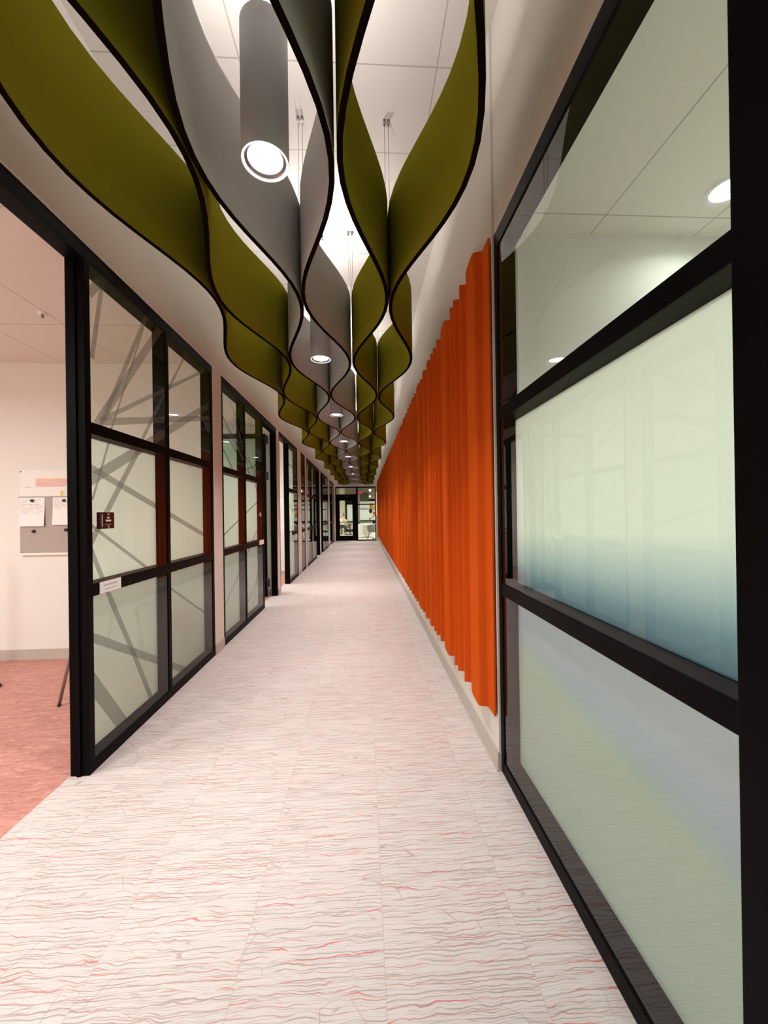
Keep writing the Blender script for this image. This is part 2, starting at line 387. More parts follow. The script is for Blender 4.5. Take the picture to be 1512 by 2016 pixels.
# office partitions and outer walls
for i, (a, b) in enumerate([(3.98, 4.12), (6.77, 6.91), (8.95, 9.25), (13.2, 13.45), (16.4, 16.9), (19.4, YE+0.1)]):
    sbox('wall_partition_%d' % (i+1), M['wall_white'], (-5.2, XL-0.12, a, b, 0, ZF+0.2), 'white office partition %s' % ['carrying the marker board', 'behind the open door', 'seen through the third doorway', 'farther along the corridor', 'between the far offices', 'beside the end door'][i], 'wall')
    sbox('baseboard_partition_%d' % (i+1), M['base'], (-5.2, XL-0.12, a-0.008, a, 0, 0.10), 'light grey rubber base along the office partition', 'baseboard')
sbox('wall_office_back', M['wall_white'], (-5.3, -5.2, YB, YE, 0, ZF+0.2), 'white far wall of the offices', 'wall')
sbox('wall_office_front', M['wall_white'], (-5.2, XL-0.12, YB-0.1, YB, 0, ZF+0.2), 'white office wall behind the viewpoint', 'wall')
sbox('ceiling_office', M['ceiling_office'], (-5.2, XL-0.12, YB, YE, ZO, ZO+0.05), 'white tiled ceiling of the offices', 'ceiling')

# ------------------------------------------------------------------ right wall
sbox('wall_right', M['wall'], (XR, XR+0.14, 2.045, YE, 0, ZC), 'beige plaster wall carrying the orange felt', 'wall',
     extra=[(XG+0.002, XR+0.14, YB, 2.045, ZF, ZC)])
bm = new(); box(bm, XR-0.010, XR, 2.040, YE, 0, 0.10, 0.002); box(bm, XR-0.017, XR, 2.036, YE, 0, 0.010, 0.003)
box(bm, XR, XG, 2.038, 2.045, 0, 0.10)
struct(obj('baseboard_right', bm, M['base']), 'light grey rubber base under the orange felt', 'baseboard')
sbox('ceiling', M['ceiling'], (XL-0.12, XR+0.14, YB, YE+0.1, ZC, ZC+0.05), 'beige tiled corridor ceiling above the felt baffles', 'ceiling')
sbox('wall_corridor_back', M['wall'], (XL-0.12, XR+0.14, YB-0.1, YB, 0, ZC), 'beige wall behind the viewpoint', 'wall')
# meeting room behind the right glazing
sbox('wall_meeting_back', M['wall_white'], (XG+0.115, 3.9, 2.12, 2.22, 0, ZF+0.2), 'white wall seen through the right hand glass', 'wall')
sbox('wall_meeting_side', M['wall_white'], (3.8, 3.9, YB, 2.12, 0, ZF+0.2), 'white far side wall of the meeting room', 'wall')
sbox('wall_meeting_front', M['wall_white'], (XG+0.1, 3.9, YB-0.1, YB, 0, ZF+0.2), 'white meeting room wall behind the viewpoint', 'wall')
sbox('ceiling_meeting_room', M['ceiling_office'], (XG+0.10, 3.8, YB, 2.12, ZO+0.04, ZO+0.09), 'white tiled ceiling behind the right hand glass', 'ceiling')

# ------------------------------------------------------------------ glazed frames
R1, R2 = (0.96, 1.03), (1.86, 1.925)
ST, HD, BT = 0.045, 0.085, 0.065
def line_quads(bm, x, y0, y1, z0, z1, lines):
    """tapered strips in the plane x = const, clipped to the pane"""
    for (ya, za, yb, zb, wd) in lines:
        d = Vector((0, yb-ya, zb-za)).normalized(); n = Vector((0, -d.z, d.y))*wd/2
        A, B = Vector((x, ya, za)), Vector((x, yb, zb))
        poly = [A-n, B-n, B+n, A+n]
        for ax, lim, sg in ((1, y0, 1), (1, y1, -1), (2, z0, 1), (2, z1, -1)):
            outp = []
            for i in range(len(poly)):
                p, q = poly[i], poly[(i+1) % len(poly)]
                dp, dq = (p[ax]-lim)*sg, (q[ax]-lim)*sg
                if dp >= 0: outp.append(p)
                if dp*dq < 0: outp.append(p.lerp(q, dp/(dp-dq)))
            poly = outp
            if len(poly) < 3: break
        if len(poly) >= 3: bm.faces.new([bm.verts.new(p) for p in poly])
def glazed(name, y0, y1, mull, label, lines=(), frost=True, side=-1, x=XL, r1=R1, r2=R2, films=None, sideword='left'):
    """storefront unit: frame, mullions, rails, front and back panes, drawn film lines. side=-1: room lies at -x"""
    root = sempty(name, label, 'glazed partition', (x, (y0+y1)/2, 0))
    def L(b):   # mesh built in world space, shifted into the root's space
        bmesh.ops.translate(b, verts=b.verts, vec=(-x, -(y0+y1)/2, 0)); return b
    xa, xb = (x-DEP, x) if side < 0 else (x, x+DEP)
    def part(n, b, m): return obj(n, L(b), m, root)
    b = new(); box(b, xa, xb, y0, y1, 0, BT, 0.002); box(b, xa, xb, y0, y1, ZF-HD, ZF, 0.002)
    box(b, xa, xb, y0, y0+ST, BT, ZF-HD, 0.002); box(b, xa, xb, y1-ST, y1, BT, ZF-HD, 0.002)
    part('frame', b, M['frame'])
    for m in mull:
        b = new(); box(b, xa, xb, m-ST/2, m+ST/2, BT, ZF-HD, 0.002); part('mullion', b, M['frame'])
    for r in (r1, r2):
        b = new(); box(b, xa+0.001, xb+0.0005*(-side), y0+ST, y1-ST, r[0], r[1], 0.002); part('rail', b, M['frame'])
    edges = [y0+ST] + [v for m in mull for v in (m-ST/2, m+ST/2)] + [y1-ST]
    cols = [(edges[i], edges[i+1]) for i in range(0, len(edges), 2)]
    rows = [(BT, r1[0]), (r1[1], r2[0]), (r2[1], ZF-HD)]
    s = side
    for (a, c) in cols:
        for k, (za, zb) in enumerate(rows):
            xf = x + s*0.006
            b = new(); box(b, min(xf, xf+s*0.006), max(xf, xf+s*0.006), a-.001, c+.001, za-.001, zb+.001)
            g = part('glass_pane', b, M['glass'])
            xk = x + s*0.088
            if frost and k < 2:
                fm = (films or (M['filmL3'], M['filmL']))[k]
                b = new()
                v = [b.verts.new(p) for p in ((xk, a-.001, za-.001), (xk, c+.001, za-.001), (xk, c+.001, zb+.001), (xk, a-.001, zb+.001))]
                b.faces.new(v)
                fo = part('frosted_film', b, fm)
                # film objects keep world height so that the colour bands sit at real heights
            ll = [l for l in lines]
            if ll:
                xl = x+s*0.0135
                if frost and k < 2:      # on the frosted pane itself: same drawing, seen on the plane further back
                    xl = xk-s*0.0012; q = xl/(x+s*0.005)
                    ll = [(l[0]*q, H+(l[1]-H)*q, l[2]*q, H+(l[3]-H)*q, l[4]*q) for l in ll]
                b = new(); line_quads(b, xl, a, c, za, zb, ll)
                if len(b.faces): part('film_line', b, M['lines'])
                else: b.free()
    return root

W1 = [(2.224,2.643,2.308,2.764,.05), (2.239,2.289,2.345,2.83,.035), (2.308,1.93,2.80,2.82,.035), (2.27,1.92,2.99,2.83,.06),
      (2.40,1.93,2.545,2.243,.016), (2.545,2.243,2.75,2.70,.016), (2.30,1.955,3.78,2.79,.028), (2.33,1.955,3.89,2.36,.045),
      (3.05,2.34,3.40,2.80,.025), (2.68,1.87,3.10,2.43,.03), (2.15,1.575,3.89,2.49,.065),
      (2.218,1.496,2.40,1.93,.018), (2.1,1.13,2.70,1.89,.042), (2.15,1.69,3.92,1.15,.04), (2.15,1.385,2.80,1.01,.022),
      (2.16,1.30,2.35,0.93,.035), (2.35,0.93,2.585,0.499,.040), (2.585,0.499,2.82,0.04,.040), (2.15,0.765,3.45,0.02,.05), (2.12,0.60,2.50,0.06,.085),
      (2.88,0.94,3.92,0.36,.02)]
W2 = [(4.16,2.517,4.95,2.09,.035), (4.36,2.77,4.95,2.44,.02), (4.74,2.72,5.05,2.40,.02), (5.10,2.80,5.30,2.54,.018), (5.27,2.76,5.40,2.55,.018),
      (4.95,2.18,5.60,1.96,.02), (4.15,2.39,4.6,2.33,.012), (4.6,2.6,5.2,1.95,.03), (5.1,2.2,5.5,1.9,.02),
      (4.15,1.166,5.65,1.615,.022), (5.40,1.87,5.76,1.40,.025), (5.20,1.02,5.62,1.24,.018), (4.15,0.38,5.2,1.0,.022), (5.04,0.28,5.62,0.58,.022),
      (5.20,0.05,5.70,0.96,.02), (5.45,0.09,5.65,0.36,.02)]
rnd = random.Random(3)
def rlines(y0, y1, n):
    out = []
    for _ in range(n):
        a, b = rnd.uniform(y0, y1), rnd.uniform(0.1, 2.8); t = rnd.uniform(-1.4, 1.4); l = rnd.uniform(.5, 1.6)
        out.append((a-l*math.cos(t), b-l*math.sin(t), a+l*math.cos(t), b+l*math.sin(t), rnd.uniform(.015, .04)))
    return out
glazed('window_1', 2.163, 3.93, [3.045], 'nearest left glazed unit with the small dark sign and white nameplate', W1)
glazed('window_2', 4.17, 5.85, [4.98], 'second left glazed unit, just before the open door', W2)
glazed('window_3', 7.80, 8.85, [], 'third left glazed unit, a single column of panes past the open door', rlines(7.7, 8.9, 7))
glazed('window_4', 9.33, 9.95, [], 'narrowest left glazed unit between two beige piers', rlines(9.3, 10, 4))
glazed('window_5', 10.25, 12.3, [11.2], 'two column glazed unit after the narrow one', rlines(10.2, 12.3, 8))
glazed('window_6', 14.15, 16.3, [15.2], 'last but one glazed unit on the left', rlines(14, 16.3, 7))
glazed('window_7', 17.0, 19.3, [18.15], 'left glazed unit nearest the end door', rlines(17, 19.3, 6))
glazed('window_8', 0.60, 2.045, [], 'large right hand glazed unit with blue and green gradient film', (), side=1, x=XG,
       r1=(0.955, 1.02), r2=(1.88, 1.945), films=(M['filmR3'], M['filmR2']))
glazed('window_9', -2.6, 0.60, [-1.0], 'glazed unit beside and behind the viewpoint on the right', (), side=1, x=XG,
       r1=(0.955, 1.02), r2=(1.88, 1.945), films=(M['filmR3'], M['filmR2']))
# wider corner post of the right unit
bm = new(); box(bm, XG-0.001, XG+DEP+0.001, 0.585, 0.712, 0, ZF-0.002, 0.002)
struct(obj('trim_2', bm, M['frame']), 'wide black post at the right edge', 'trim')

# door openings on the left (head + jambs in one frame), 1..4
def opening(name, y0, y1, label, near=True, far=True):
    root = sempty(name, label, 'door frame', (XL, (y0+y1)/2, 0))
    b = new(); my = (y0+y1)/2
    box(b, -DEP, 0, y0-my, y1-my, ZF-HD, ZF, 0.002)
    if near: box(b, -DEP, 0, y0-my, y0-my+ST, 0, ZF-HD, 0.002)
    if far: box(b, -DEP, 0, y1-my-ST, y1-my, 0, ZF-HD, 0.002)
    e = 0 if not far else ST
    box(b, -DEP*0.62, -DEP*0.42, y1-my-e-.010, y1-my-e, 0, ZF-HD, 0.001)
    obj('door_frame', b, M['frame'], root); return root
opening('door_1', 0.25, 2.163, 'nearest open doorway into the pink carpeted office', far=False)
d2 = opening('door_2', 5.85, 6.74, 'second doorway on the left with its glazed leaf swung inwards', near=False)
opening('door_3', 6.94, 7.80, 'third doorway on the left, a bright slit beside a beige pier', far=False)
opening('door_4', 12.3, 13.15, 'fourth doorway on the left, after the two column unit', near=False)
opening('door_5', 13.5, 14.15, 'fifth doorway on the left, farthest from the viewpoint', far=False)
# open leaf, hinged on the far jamb, standing square to the wall
leaf = sempty('door_6', 'glazed door leaf standing open inside the second office', 'door', (-1.645, 6.60, 0))
Lw, zt, sw = 0.86, 2.76, 0.055
bm = new(); box(bm, -Lw, 0, -.022, .022, .012, .13, .002); box(bm, -Lw, 0, -.022, .022, zt-.075, zt, .002)
box(bm, -Lw, -Lw+sw, -.022, .022, .13, zt-.075, .002); box(bm, -sw, 0, -.022, .022, .13, zt-.075, .002)
obj('door_leaf_frame', bm, M['frame'], leaf)
bm = new(); box(bm, -Lw+sw, -sw, -.003, .003, .13, zt-.075); obj('glass_pane', bm, M['glass'], leaf)
bm = new(); v = [bm.verts.new(p) for p in ((-Lw+sw, .006, .13), (-sw, .006, .13), (-sw, .006, zt-.075), (-Lw+sw, .006, zt-.075))]; bm.faces.new(v)
obj('frosted_film', bm, M['filmL'], leaf)
bm = new()
for (a, b, c, d, wd) in [(-.8, .3, -.1, 1.3, .03), (-.7, 2.5, -.08, 1.1, .03), (-.3, .2, -.08, .9, .02), (-.78, 1.9, -.07, 2.3, .02), (-.2, 1.1, -.07, 2.5, .03), (-.5, .15, -.08, 1.25, .02), (-.6, 2.66, -.07, 1.7, .02)]:
    dd = Vector((c-a, 0, d-b)).normalized(); n = Vector((-dd.z, 0, dd.x))*wd/2
    A, B = Vector((a, -.005, b)), Vector((c, -.005, d)); bm.faces.new([bm.verts.new(p) for p in (A-n, B-n, B+n, A+n)])
obj('film_line', bm, M['lines'], leaf)
for z in (0.25, 2.05, 2.66):
    bm = new(); box(bm, 0, .045, -.03, -.012, z-.07, z+.07, .002); tube(bm, (.006, -.026, z-.07), (.006, -.026, z+.07), .009, seg=8)
    obj('hinge', bm, M['black'], leaf)
bm = new(); box(bm, -Lw+.015, -Lw+.045, -.05, -.022, 1.0, 1.18, .003); tube(bm, (-Lw+.03, -.06, 1.06), (-Lw+.14, -.06, 1.06), .009)
tube(bm, (-Lw+.03, -.03, 1.06), (-Lw+.03, -.06, 1.06), .009)
obj('door_handle', bm, M['steel'], leaf)

# ------------------------------------------------------------------ end wall: door, transom, sidelight
sbox('wall_end', M['wall'], (XL, XR, YE, YE+0.12, 2.745, ZC), 'beige wall above the end door', 'wall',
     extra=[(XL, -1.43, YE, YE+.12, 0, 2.745), (0.60, XR, YE, YE+.12, 0, 2.745)])
door = sempty('door_7', 'black glazed door at the end of the corridor', 'door', (-0.89, YE, 0))
bm = new()
for b in [(-.50, -.33, 0, .045, .012, 2.30), (.31, .50, 0, .045, .012, 2.30), (-.33, .31, 0, .045, .012, .27), (-.33, .31, 0, .045, 2.04, 2.30)]:
    box(bm, *b, .003)
obj('door_leaf_frame', bm, M['frame'], door)
bm = new(); box(bm, -.33, .31, .018, .024, .27, 2.04); obj('glass_pane', bm, M['glass'], door)
bm = new(); box(bm, -.36, .36, -.045, -.015, .93, .975, .008); box(bm, -.35, -.31, -.03, 0, .93, .975); box(bm, .31, .35, -.03, 0, .93, .975)
obj('push_bar', bm, M['black'], door)
bm = new(); box(bm, -.1, .16, -.05, 0, 2.21, 2.28, .006); obj('door_closer', bm, M['black'], door)
root = sempty('window_10', 'sidelight and transom around the end door', 'glazed partition', (0, YE, 0))
bm = new()
for b in [(-1.43, -1.39, 0, .09, 0, 2.745), (-1.39, .60, 0, .09, 2.68, 2.745), (-1.39, -.39, 0, .09, 2.30, 2.36), (-.39, -.30, 0, .09, 0, 2.68),
          (.56, .60, 0, .09, 0, 2.68), (-.30, .56, 0, .09, 0, .05)]:
    box(bm, *b, .002)
obj('frame', bm, M['frame'], root)
for z in (.94, 1.84):
    bm = new(); box(bm, -.30, .56, .005, .085, z-.025, z+.025, .002); obj('rail', bm, M['frame'], root)
for b in [(-1.39, -.39, .04, .046, 2.36, 2.68), (-.30, .56, .04, .046, .05, .915), (-.30, .56, .04, .046, .965, 1.815), (-.30, .56, .04, .046, 1.865, 2.68)]:
    bm = new(); box(bm, *b); obj('glass_pane', bm, M['glass'], root)
bm = new(); box(bm, XL, XR, YE-.02, YE, 2.76, 2.79, .002); struct(obj('trim_3', bm, M['rimlit']), 'thin pale bead above the end frame', 'trim')

# ------------------------------------------------------------------ orange fluted felt on the right wall
ys = [2.16, 2.475, 2.65, 2.75, 2.935, 3.27, 3.44, 3.56, 3.71, 3.98, 4.25]
pat = [.32, .15, .14, .11, .40, .16, .11, .17, .28, .26, .19, .13, .34, .18]
k = 3
while ys[-1] < 18.6:
    ys.append(ys[-1]+pat[k % len(pat)]*rnd.uniform(.9, 1.1)); k += 1
XV, XO = 0.693, 0.642                    # valley and ridge of the flutes
pts = [(XV, 2.055), (XV, 2.155)]
for a, b in zip(ys, ys[1:]):             # short step out, face, longer return towards the wall
    wd = b-a; r = min(.10, wd*.45)
    pts += [(XV, a), (XO+.006, a+.012), (XO, a+.022)]
    if wd > .2: pts += [(XO+.002, a+.032+.35*(wd-r)), (XO+.010, b-r)]
    pts += [(XV-.003, b-.03), (XV, b-.012)]
pts.append((XV, ys[-1]))
for _ in range(2):                       # corner rounding
    q = [pts[0]]
    for (x0, y0), (x1, y1) in zip(pts, pts[1:]):
        q += [(x0*.75+x1*.25, y0*.75+y1*.25), (x0*.25+x1*.75, y0*.25+y1*.75)]
    pts = q+[pts[-1]]
prof = pts
bm = new(); zb, ztp, th = 0.287, 2.885, 0.010
A = [bm.verts.new((x, y, zb)) for x, y in prof]; B = [bm.verts.new((x, y, ztp)) for x, y in prof]
C = [bm.verts.new((x+th, y, zb)) for x, y in prof]; D = [bm.verts.new((x+th, y, ztp)) for x, y in prof]
for i in range(len(prof)-1):
    for q in ((A[i], B[i], B[i+1], A[i+1]), (C[i], C[i+1], D[i+1], D[i])):
        f = bm.faces.new(q); f.smooth = True
    bm.faces.new((A[i], A[i+1], C[i+1], C[i])); bm.faces.new((B[i], D[i], D[i+1], B[i+1]))
bm.faces.new((A[0], C[0], D[0], B[0])); bm.faces.new((A[-1], B[-1], D[-1], C[-1]))
bmesh.ops.recalc_face_normals(bm, faces=bm.faces)
for e in bm.edges:
    if len(e.link_faces) == 2 and e.calc_face_angle(0) > 1.2: e.smooth = False
root = thing('wall_felt_panel', 'long burnt orange fluted felt panel along the right wall', 'acoustic panel', (0.695, 10.5, 0.287))
bmesh.ops.translate(bm, verts=bm.verts, vec=(-0.695, -10.5, -0.287))
obj('fluted_felt', bm, M['orange'], root)
# clips that hold it off the wall, seen as small shadows below
bm = new()
for y in [2.2+1.2*i for i in range(15)]:
    for z in (.5, 2.65): box(bm, .003, .017, y-10.5-.02, y-10.5+.02, z-.287-.03, z-.287+.03)
o = obj('mounting_clip', bm, M['steel'], root); o['kind'] = 'stuff'

# ------------------------------------------------------------------ felt baffles
ZB0, ZB1, TH = 2.80, 3.40, 0.024
def Yn(n): return 1.53+2.05*n+.004*n*abs(n)
def baffle(name, xB, xA, mat, label):
    """wavy hanging strip: x = xB at whole n, xA at half n"""
    n0, n1, st = -1.8, 8.45, 1/20
    K = int(round((n1-n0)/st)); c = []
    for i in range(K+1):
        n = n0+(n1-n0)*i/K
        c.append(Vector(((xA+xB)/2+(xB-xA)/2*math.cos(2*PI*n), Yn(n), 0)))
    ox, oy = (xA+xB)/2, Yn(3)
    root = thing(name, label, 'hanging baffle', (ox, oy, ZB0), group='wavy felt baffles under the corridor ceiling')
    bm = new(); V = []
    for i, p in enumerate(c):
        t = (c[min(i+1, K)]-c[max(i-1, 0)]).normalized(); nn = Vector((t.y, -t.x, 0))*TH/2
        q = p-Vector((ox, oy, 0))
        V.append([bm.verts.new(q+nn), bm.verts.new(q-nn), bm.verts.new(q+nn+Vector((0, 0, ZB1-ZB0))), bm.verts.new(q-nn+Vector((0, 0, ZB1-ZB0)))])
    for a, b in zip(V, V[1:]):
        f = bm.faces.new((a[0], b[0], b[2], a[2])); f.smooth = True; f.material_index = 0
        f = bm.faces.new((a[1], a[3], b[3], b[1])); f.smooth = True; f.material_index = 0
        f = bm.faces.new((a[0], a[1], b[1], b[0])); f.material_index = 1
        f = bm.faces.new((a[2], b[2], b[3], a[3])); f.material_index = 1
    f = bm.faces.new((V[0][0], V[0][2], V[0][3], V[0][1])); f.material_index = 1
    f = bm.faces.new((V[-1][0], V[-1][1], V[-1][3], V[-1][2])); f.material_index = 1
    bmesh.ops.recalc_face_normals(bm, faces=bm.faces)
    for e in bm.edges:
        if len(e.link_faces) == 2 and e.link_faces[0].material_index != e.link_faces[1].material_index: e.smooth = False
    obj('felt_strip', bm, [mat, M['core']], root, fixn=False)
    for m in range(-1, 9):
        for (nn, xx) in ((m, xB), (m+.5, xA)):
            if nn > n1-.1: continue
            y = Yn(nn)-oy; x = xx-ox
            b = new(); tube(b, (x, y, ZB1-ZB0), (x, y, ZC-ZB0), .0018, seg=6)
            tube(b, (x, y, ZB1-ZB0), (x, y, ZB1-ZB0+.035), .008, seg=10)
            tube(b, (x, y, ZC-ZB0-.03), (x, y, ZC-ZB0), .010, seg=10)
            obj('suspension_cable', b, M['metal'], root)
    return root
g = .013
baffle('felt_baffle', -1.19, -.93-g, M['green'], 'outermost olive green felt strip, next to the left bulkhead')
baffle('felt_baffle', -.66-g, -.93+g, M['green'], 'second olive green felt strip from the left')
baffle('felt_baffle', -.66+g, -.385-g, M['grey'], 'grey felt strip on the left side of the pendants')
baffle('felt_baffle', -.110, -.385+g, M['grey'], 'grey felt strip on the right side of the pendants')
baffle('felt_baffle', -.076, .185-g, M['green'], 'olive green felt strip just right of the grey pair')
baffle('felt_baffle', .455, .185+g, M['green'], 'outermost olive green felt strip, towards the orange wall')

# ------------------------------------------------------------------ cylinder pendants
def pendant(y, label):
    root = thing('cylinder_pendant', label, 'pendant light', (-.372, y, 2.80), group='cylinder pendants down the grey cells')
    bm = new(); lathe(bm, [(.0915, .0), (.092, .002), (.092, .53), (.086, .54), (.082, .53)], seg=48)
    obj('housing', bm, M['pendant'], root)
    bm = new(); lathe(bm, [(.0914, .0), (.083, .0)], seg=48); obj('glowing_rim', bm, M['rimglow'], root)
    bm = new(); lathe(bm, [(.083, .0), (.081, .012), (.068, .014)], seg=48); obj('reflector_ring', bm, M['metal'], root)
    bm = new(); lathe(bm, [(.068, .013), (.001, .013)], seg=48); obj('lens', bm, M['lamp'], root)
    bm = new(); lathe(bm, [(.082, .525), (.001, .525)], seg=32); obj('upper_lens', bm, M['uplens'], root)
    bm = new(); tube(bm, (0, 0, .525), (0, 0, ZC-2.80), .005, seg=8); lathe(bm, [(.06, ZC-2.80-.02), (.06, ZC-2.80-.001)], cap0=True, seg=24)
    obj('stem', bm, M['pendant'], root)
    area('down_lamp', (0, 0, .009), .12, .12, P_DOWN, WARM, 104, parent=root, shape='DISK')
    area('up_lamp', (0, 0, .56), .16, .16, P_UP, WARM, 170, up=True, parent=root, shape='DISK')
    return root
names = ['nearest and largest silver cylinder pendant', 'second silver cylinder pendant from the viewpoint',
         'third silver cylinder pendant from the viewpoint', 'fourth silver cylinder pendant from the viewpoint', 'fifth silver cylinder pendant from the viewpoint',
         'sixth silver cylinder pendant from the viewpoint', 'third from last cylinder pendant before the end door',
         'last but one cylinder pendant before the end door', 'last cylinder pendant, closest to the end door']
for i, nm in enumerate(names):
    n = i
    pendant(1.55+1.95*n+.016*n*abs(n), nm)
# sprinkler head beside the second pendant
sp = thing('sprinkler_head', 'small sprinkler head on the ceiling beyond the first pendant', 'sprinkler', (-.36, 3.62, ZC))
bm = new(); lathe(bm, [(.001, -.012), (.035, -.010), (.04, 0)], seg=20); obj('escutcheon', bm, M['rimlit'], sp)
bm = new(); tube(bm, (0, 0, -.05), (0, 0, -.01), .01, seg=10); lathe(bm, [(.001, -.055), (.018, -.053), (.018, -.050), (.001, -.049)], seg=14); obj('deflector', bm, M['metal'], sp)

# ------------------------------------------------------------------ small signs on the left glass
s = thing('occupancy_sign', 'small square dark sign on the nearest left pane, white slots and brass studs', 'sign', (XL, 2.313, 1.378))
bm = new(); box(bm, -.003, .010, -.068, .066, -.048, .048, .002); obj('plate', bm, M['plate'], s)
bm = new(); box(bm, .010, .013, -.046, -.040, -.036, .036); obj('edge_groove', bm, M['ink'], s)
for zz in (.036, -.036):
    bm = new(); tube(bm, (.010, .010, zz), (.014, .010, zz), .008, seg=14); obj('brass_stud', bm, M['brass'], s)
bm = new(); box(bm, .010, .0115, .002, .020, .012, .020); obj('white_mark', bm, M['paper'], s)
bm = new(); box(bm, .010, .0115, -.010, .034, -.006, .004); obj('white_mark', bm, M['paper'], s)
bm = new(); box(bm, .010, .0112, -.016, .040, -.024, -.021); obj('faint_line', bm, M['ink'], s)
s = thing('name_plate', 'small white nameplate with two printed lines on the nearest black rail', 'sign', (XL+.0008, 2.35, .995))
bm = new(); box(bm, 0, .004, -.094, .094, -.033, .033, .001); obj('plate', bm, M['paper'], s)
bm = new()
for a, b in ((-.06, -.02), (-.014, .055)): box(bm, .004, .0045, a, b, .006, .015)
for a, b in ((-.055, .0), (.006, .05)): box(bm, .004, .0045, a, b, -.016, -.010)
obj('printed_text', bm, M['ink'], s)
s = thing('name_plate', 'white nameplate at the end of the second unit rail', 'sign', (XL+.0008, 5.70, .995))
bm = new(); box(bm, 0, .004, -.12, .12, -.033, .033, .001); obj('plate', bm, M['paper'], s)
s = thing('name_plate', 'white nameplate on the third left unit, past the open door', 'sign', (XL+.0008, 7.95, .995))
bm = new(); box(bm, 0, .004, -.1, .1, -.03, .03, .001); obj('plate', bm, M['paper'], s)
bm = new(); tube(bm, (XL-.002, 5.66, 1.40), (XL+.006, 5.66, 1.40), .028, seg=20)
tag(obj('round_sticker', bm, M['b_blush']), 'small round pale sticker on the second unit edge', 'sticker')

# ------------------------------------------------------------------ first office: boards, papers, magnets, table, chair
YW = 3.98
bd = thing('marker_board', 'white and grey wall board in the near office with pinned papers', 'board', (-2.90, YW-.002, 1.03))
bm = new(); box(bm, -.48, .48, -.012, 0, .575, .845, .002); obj('white_panel', bm, M['white'], bd)
bm = new(); box(bm, -.48, .48, -.016, 0, .02, .575, .002); obj('grey_panel', bm, M['board_grey'], bd)
bm = new(); box(bm, -.475, .48, -.030, 0, 0, .022, .003); obj('tray', bm, M['white'], bd)
bm = new(); box(bm, -.485, .48, -.019, 0, .568, .578, .001); obj('divider_strip', bm, M['metal'], bd)
bm = new()
box(bm, -.33, -.03, -.0135, -.012, .725, .755); obj('peach_drawing', bm, M['peach'], bd)
bm = new(); box(bm, -.33, -.04, -.0135, -.012, .675, .700); box(bm, -.33, -.04, -.0135, -.012, .705, .722); obj('pink_drawing', bm, M['pinkm'], bd)
bm = new()
for i in range(9):
    x = -.31+.033*i; box(bm, x, x+.018, -.0142, -.0135, .700+.001*i, .708+.001*i)
obj('handwriting', bm, M['ink'], bd)
bm = new(); box(bm, -.43, -.37, -.0135, -.012, .668, .673); obj('ink_dash', bm, M['ink'], bd)
bm = new(); box(bm, -.095, -.07, -.0135, -.012, .583, .630); obj('yellow_mark', bm, M['yellowm'], bd)
bm = new()
for z in (.592, .610, .625): box(bm, -.066, -.040, -.0135, -.012, z, z+.004)
obj('teal_mark', bm, M['teal'], bd)
for (x, z) in ((-.468, .825), (-.468, .035), (-.17, .572)):
    bm = new(); tube(bm, (x, -.02, z), (x, -.012, z), .007, seg=10); obj('screw', bm, M['metal'], bd)
def paper(x0, x1, z0, z1, rows, label):
    p = thing('pinned_paper', label, 'paper', ((x0+x1)/2, YW-.0195, z0), group='papers pinned on the grey board')
    w_, h_ = (x1-x0)/2, z1-z0
    bm = new(); n = 8; Vt = []
    for i in range(n+1):
        zz = h_*i/n; yy = -.014*(1-i/n)**2
        Vt.append([bm.verts.new((-w_, yy-.001, zz)), bm.verts.new((w_, yy-.001-.004*(1-i/n), zz)), bm.verts.new((-w_, yy, zz)), bm.verts.new((w_, yy-.004*(1-i/n), zz))])
    for a, b in zip(Vt, Vt[1:]):
        bm.faces.new((a[0], a[1], b[1], b[0])); bm.faces.new((a[2], b[2], b[3], a[3])); bm.faces.new((a[0], b[0], b[2], a[2])); bm.faces.new((a[1], a[3], b[3], b[1]))
    bm.faces.new((Vt[0][0], Vt[0][2], Vt[0][3], Vt[0][1])); bm.faces.new((Vt[-1][0], Vt[-1][1], Vt[-1][3], Vt[-1][2]))
    obj('sheet', bm, M['paper'], p)
    bm = new(); r2 = random.Random(rows)
    for k in range(rows):
        z = h_*(.90-.075*k); i = z/h_; yy = -.014*(1-i)**2-.006
        x = -w_*.85
        while x < w_*.7:
            l = r2.uniform(.02, .06); 
            if r2.random() < .75: box(bm, x, min(x+l, w_*.85), yy-.0004, yy, z, z+.004)
            x += l+.012
    obj('printed_text', bm, M['ink'], p)
paper(-3.375, -3.14, 1.315, 1.60, 7, 'left sheet of densely printed paper on the grey board')
paper(-3.065, -2.85, 1.325, 1.597, 5, 'right sheet of lightly printed paper beside the black post')
for (x, z, lb) in ((-3.256, 1.567, 'black magnet holding the left paper'), (-2.955, 1.565, 'black magnet holding the right paper'),
                   (-3.245, 1.265, 'black magnet below the left paper'), (-2.94, 1.275, 'black magnet below the right paper')):
    bm = new(); tube(bm, (0, -.012, 0), (0, 0, 0), .014, .016, seg=16)
    o = tag(obj('board_magnet', bm, M['black']), lb, 'magnet', 'black magnets on the grey board'); o.location = (x, YW-.022, z)
# side table with splayed legs just inside the door (one leg shows left of the black post)
tb = thing('side_table', 'small table with a splayed grey metal leg beside the black post', 'table', (-1.95, 3.22, 0))
bm = new(); box(bm, -.24, .24, -.24, .24, .70, .725, .006); obj('tabletop', bm, M['white'], tb)
for sx in (-1, 1):
    for sy in (-1, 1):
        bm = new(); tube(bm, (sx*.325, sy*.245, .012), (sx*.20, sy*.19, .70), .011, seg=12); l = obj('leg', bm, M['metal'], tb)
        bm = new(); tube(bm, (sx*.327, sy*.246, .0), (sx*.324, sy*.245, .016), .0125, seg=12); obj('rubber_foot', bm, M['black'], l)
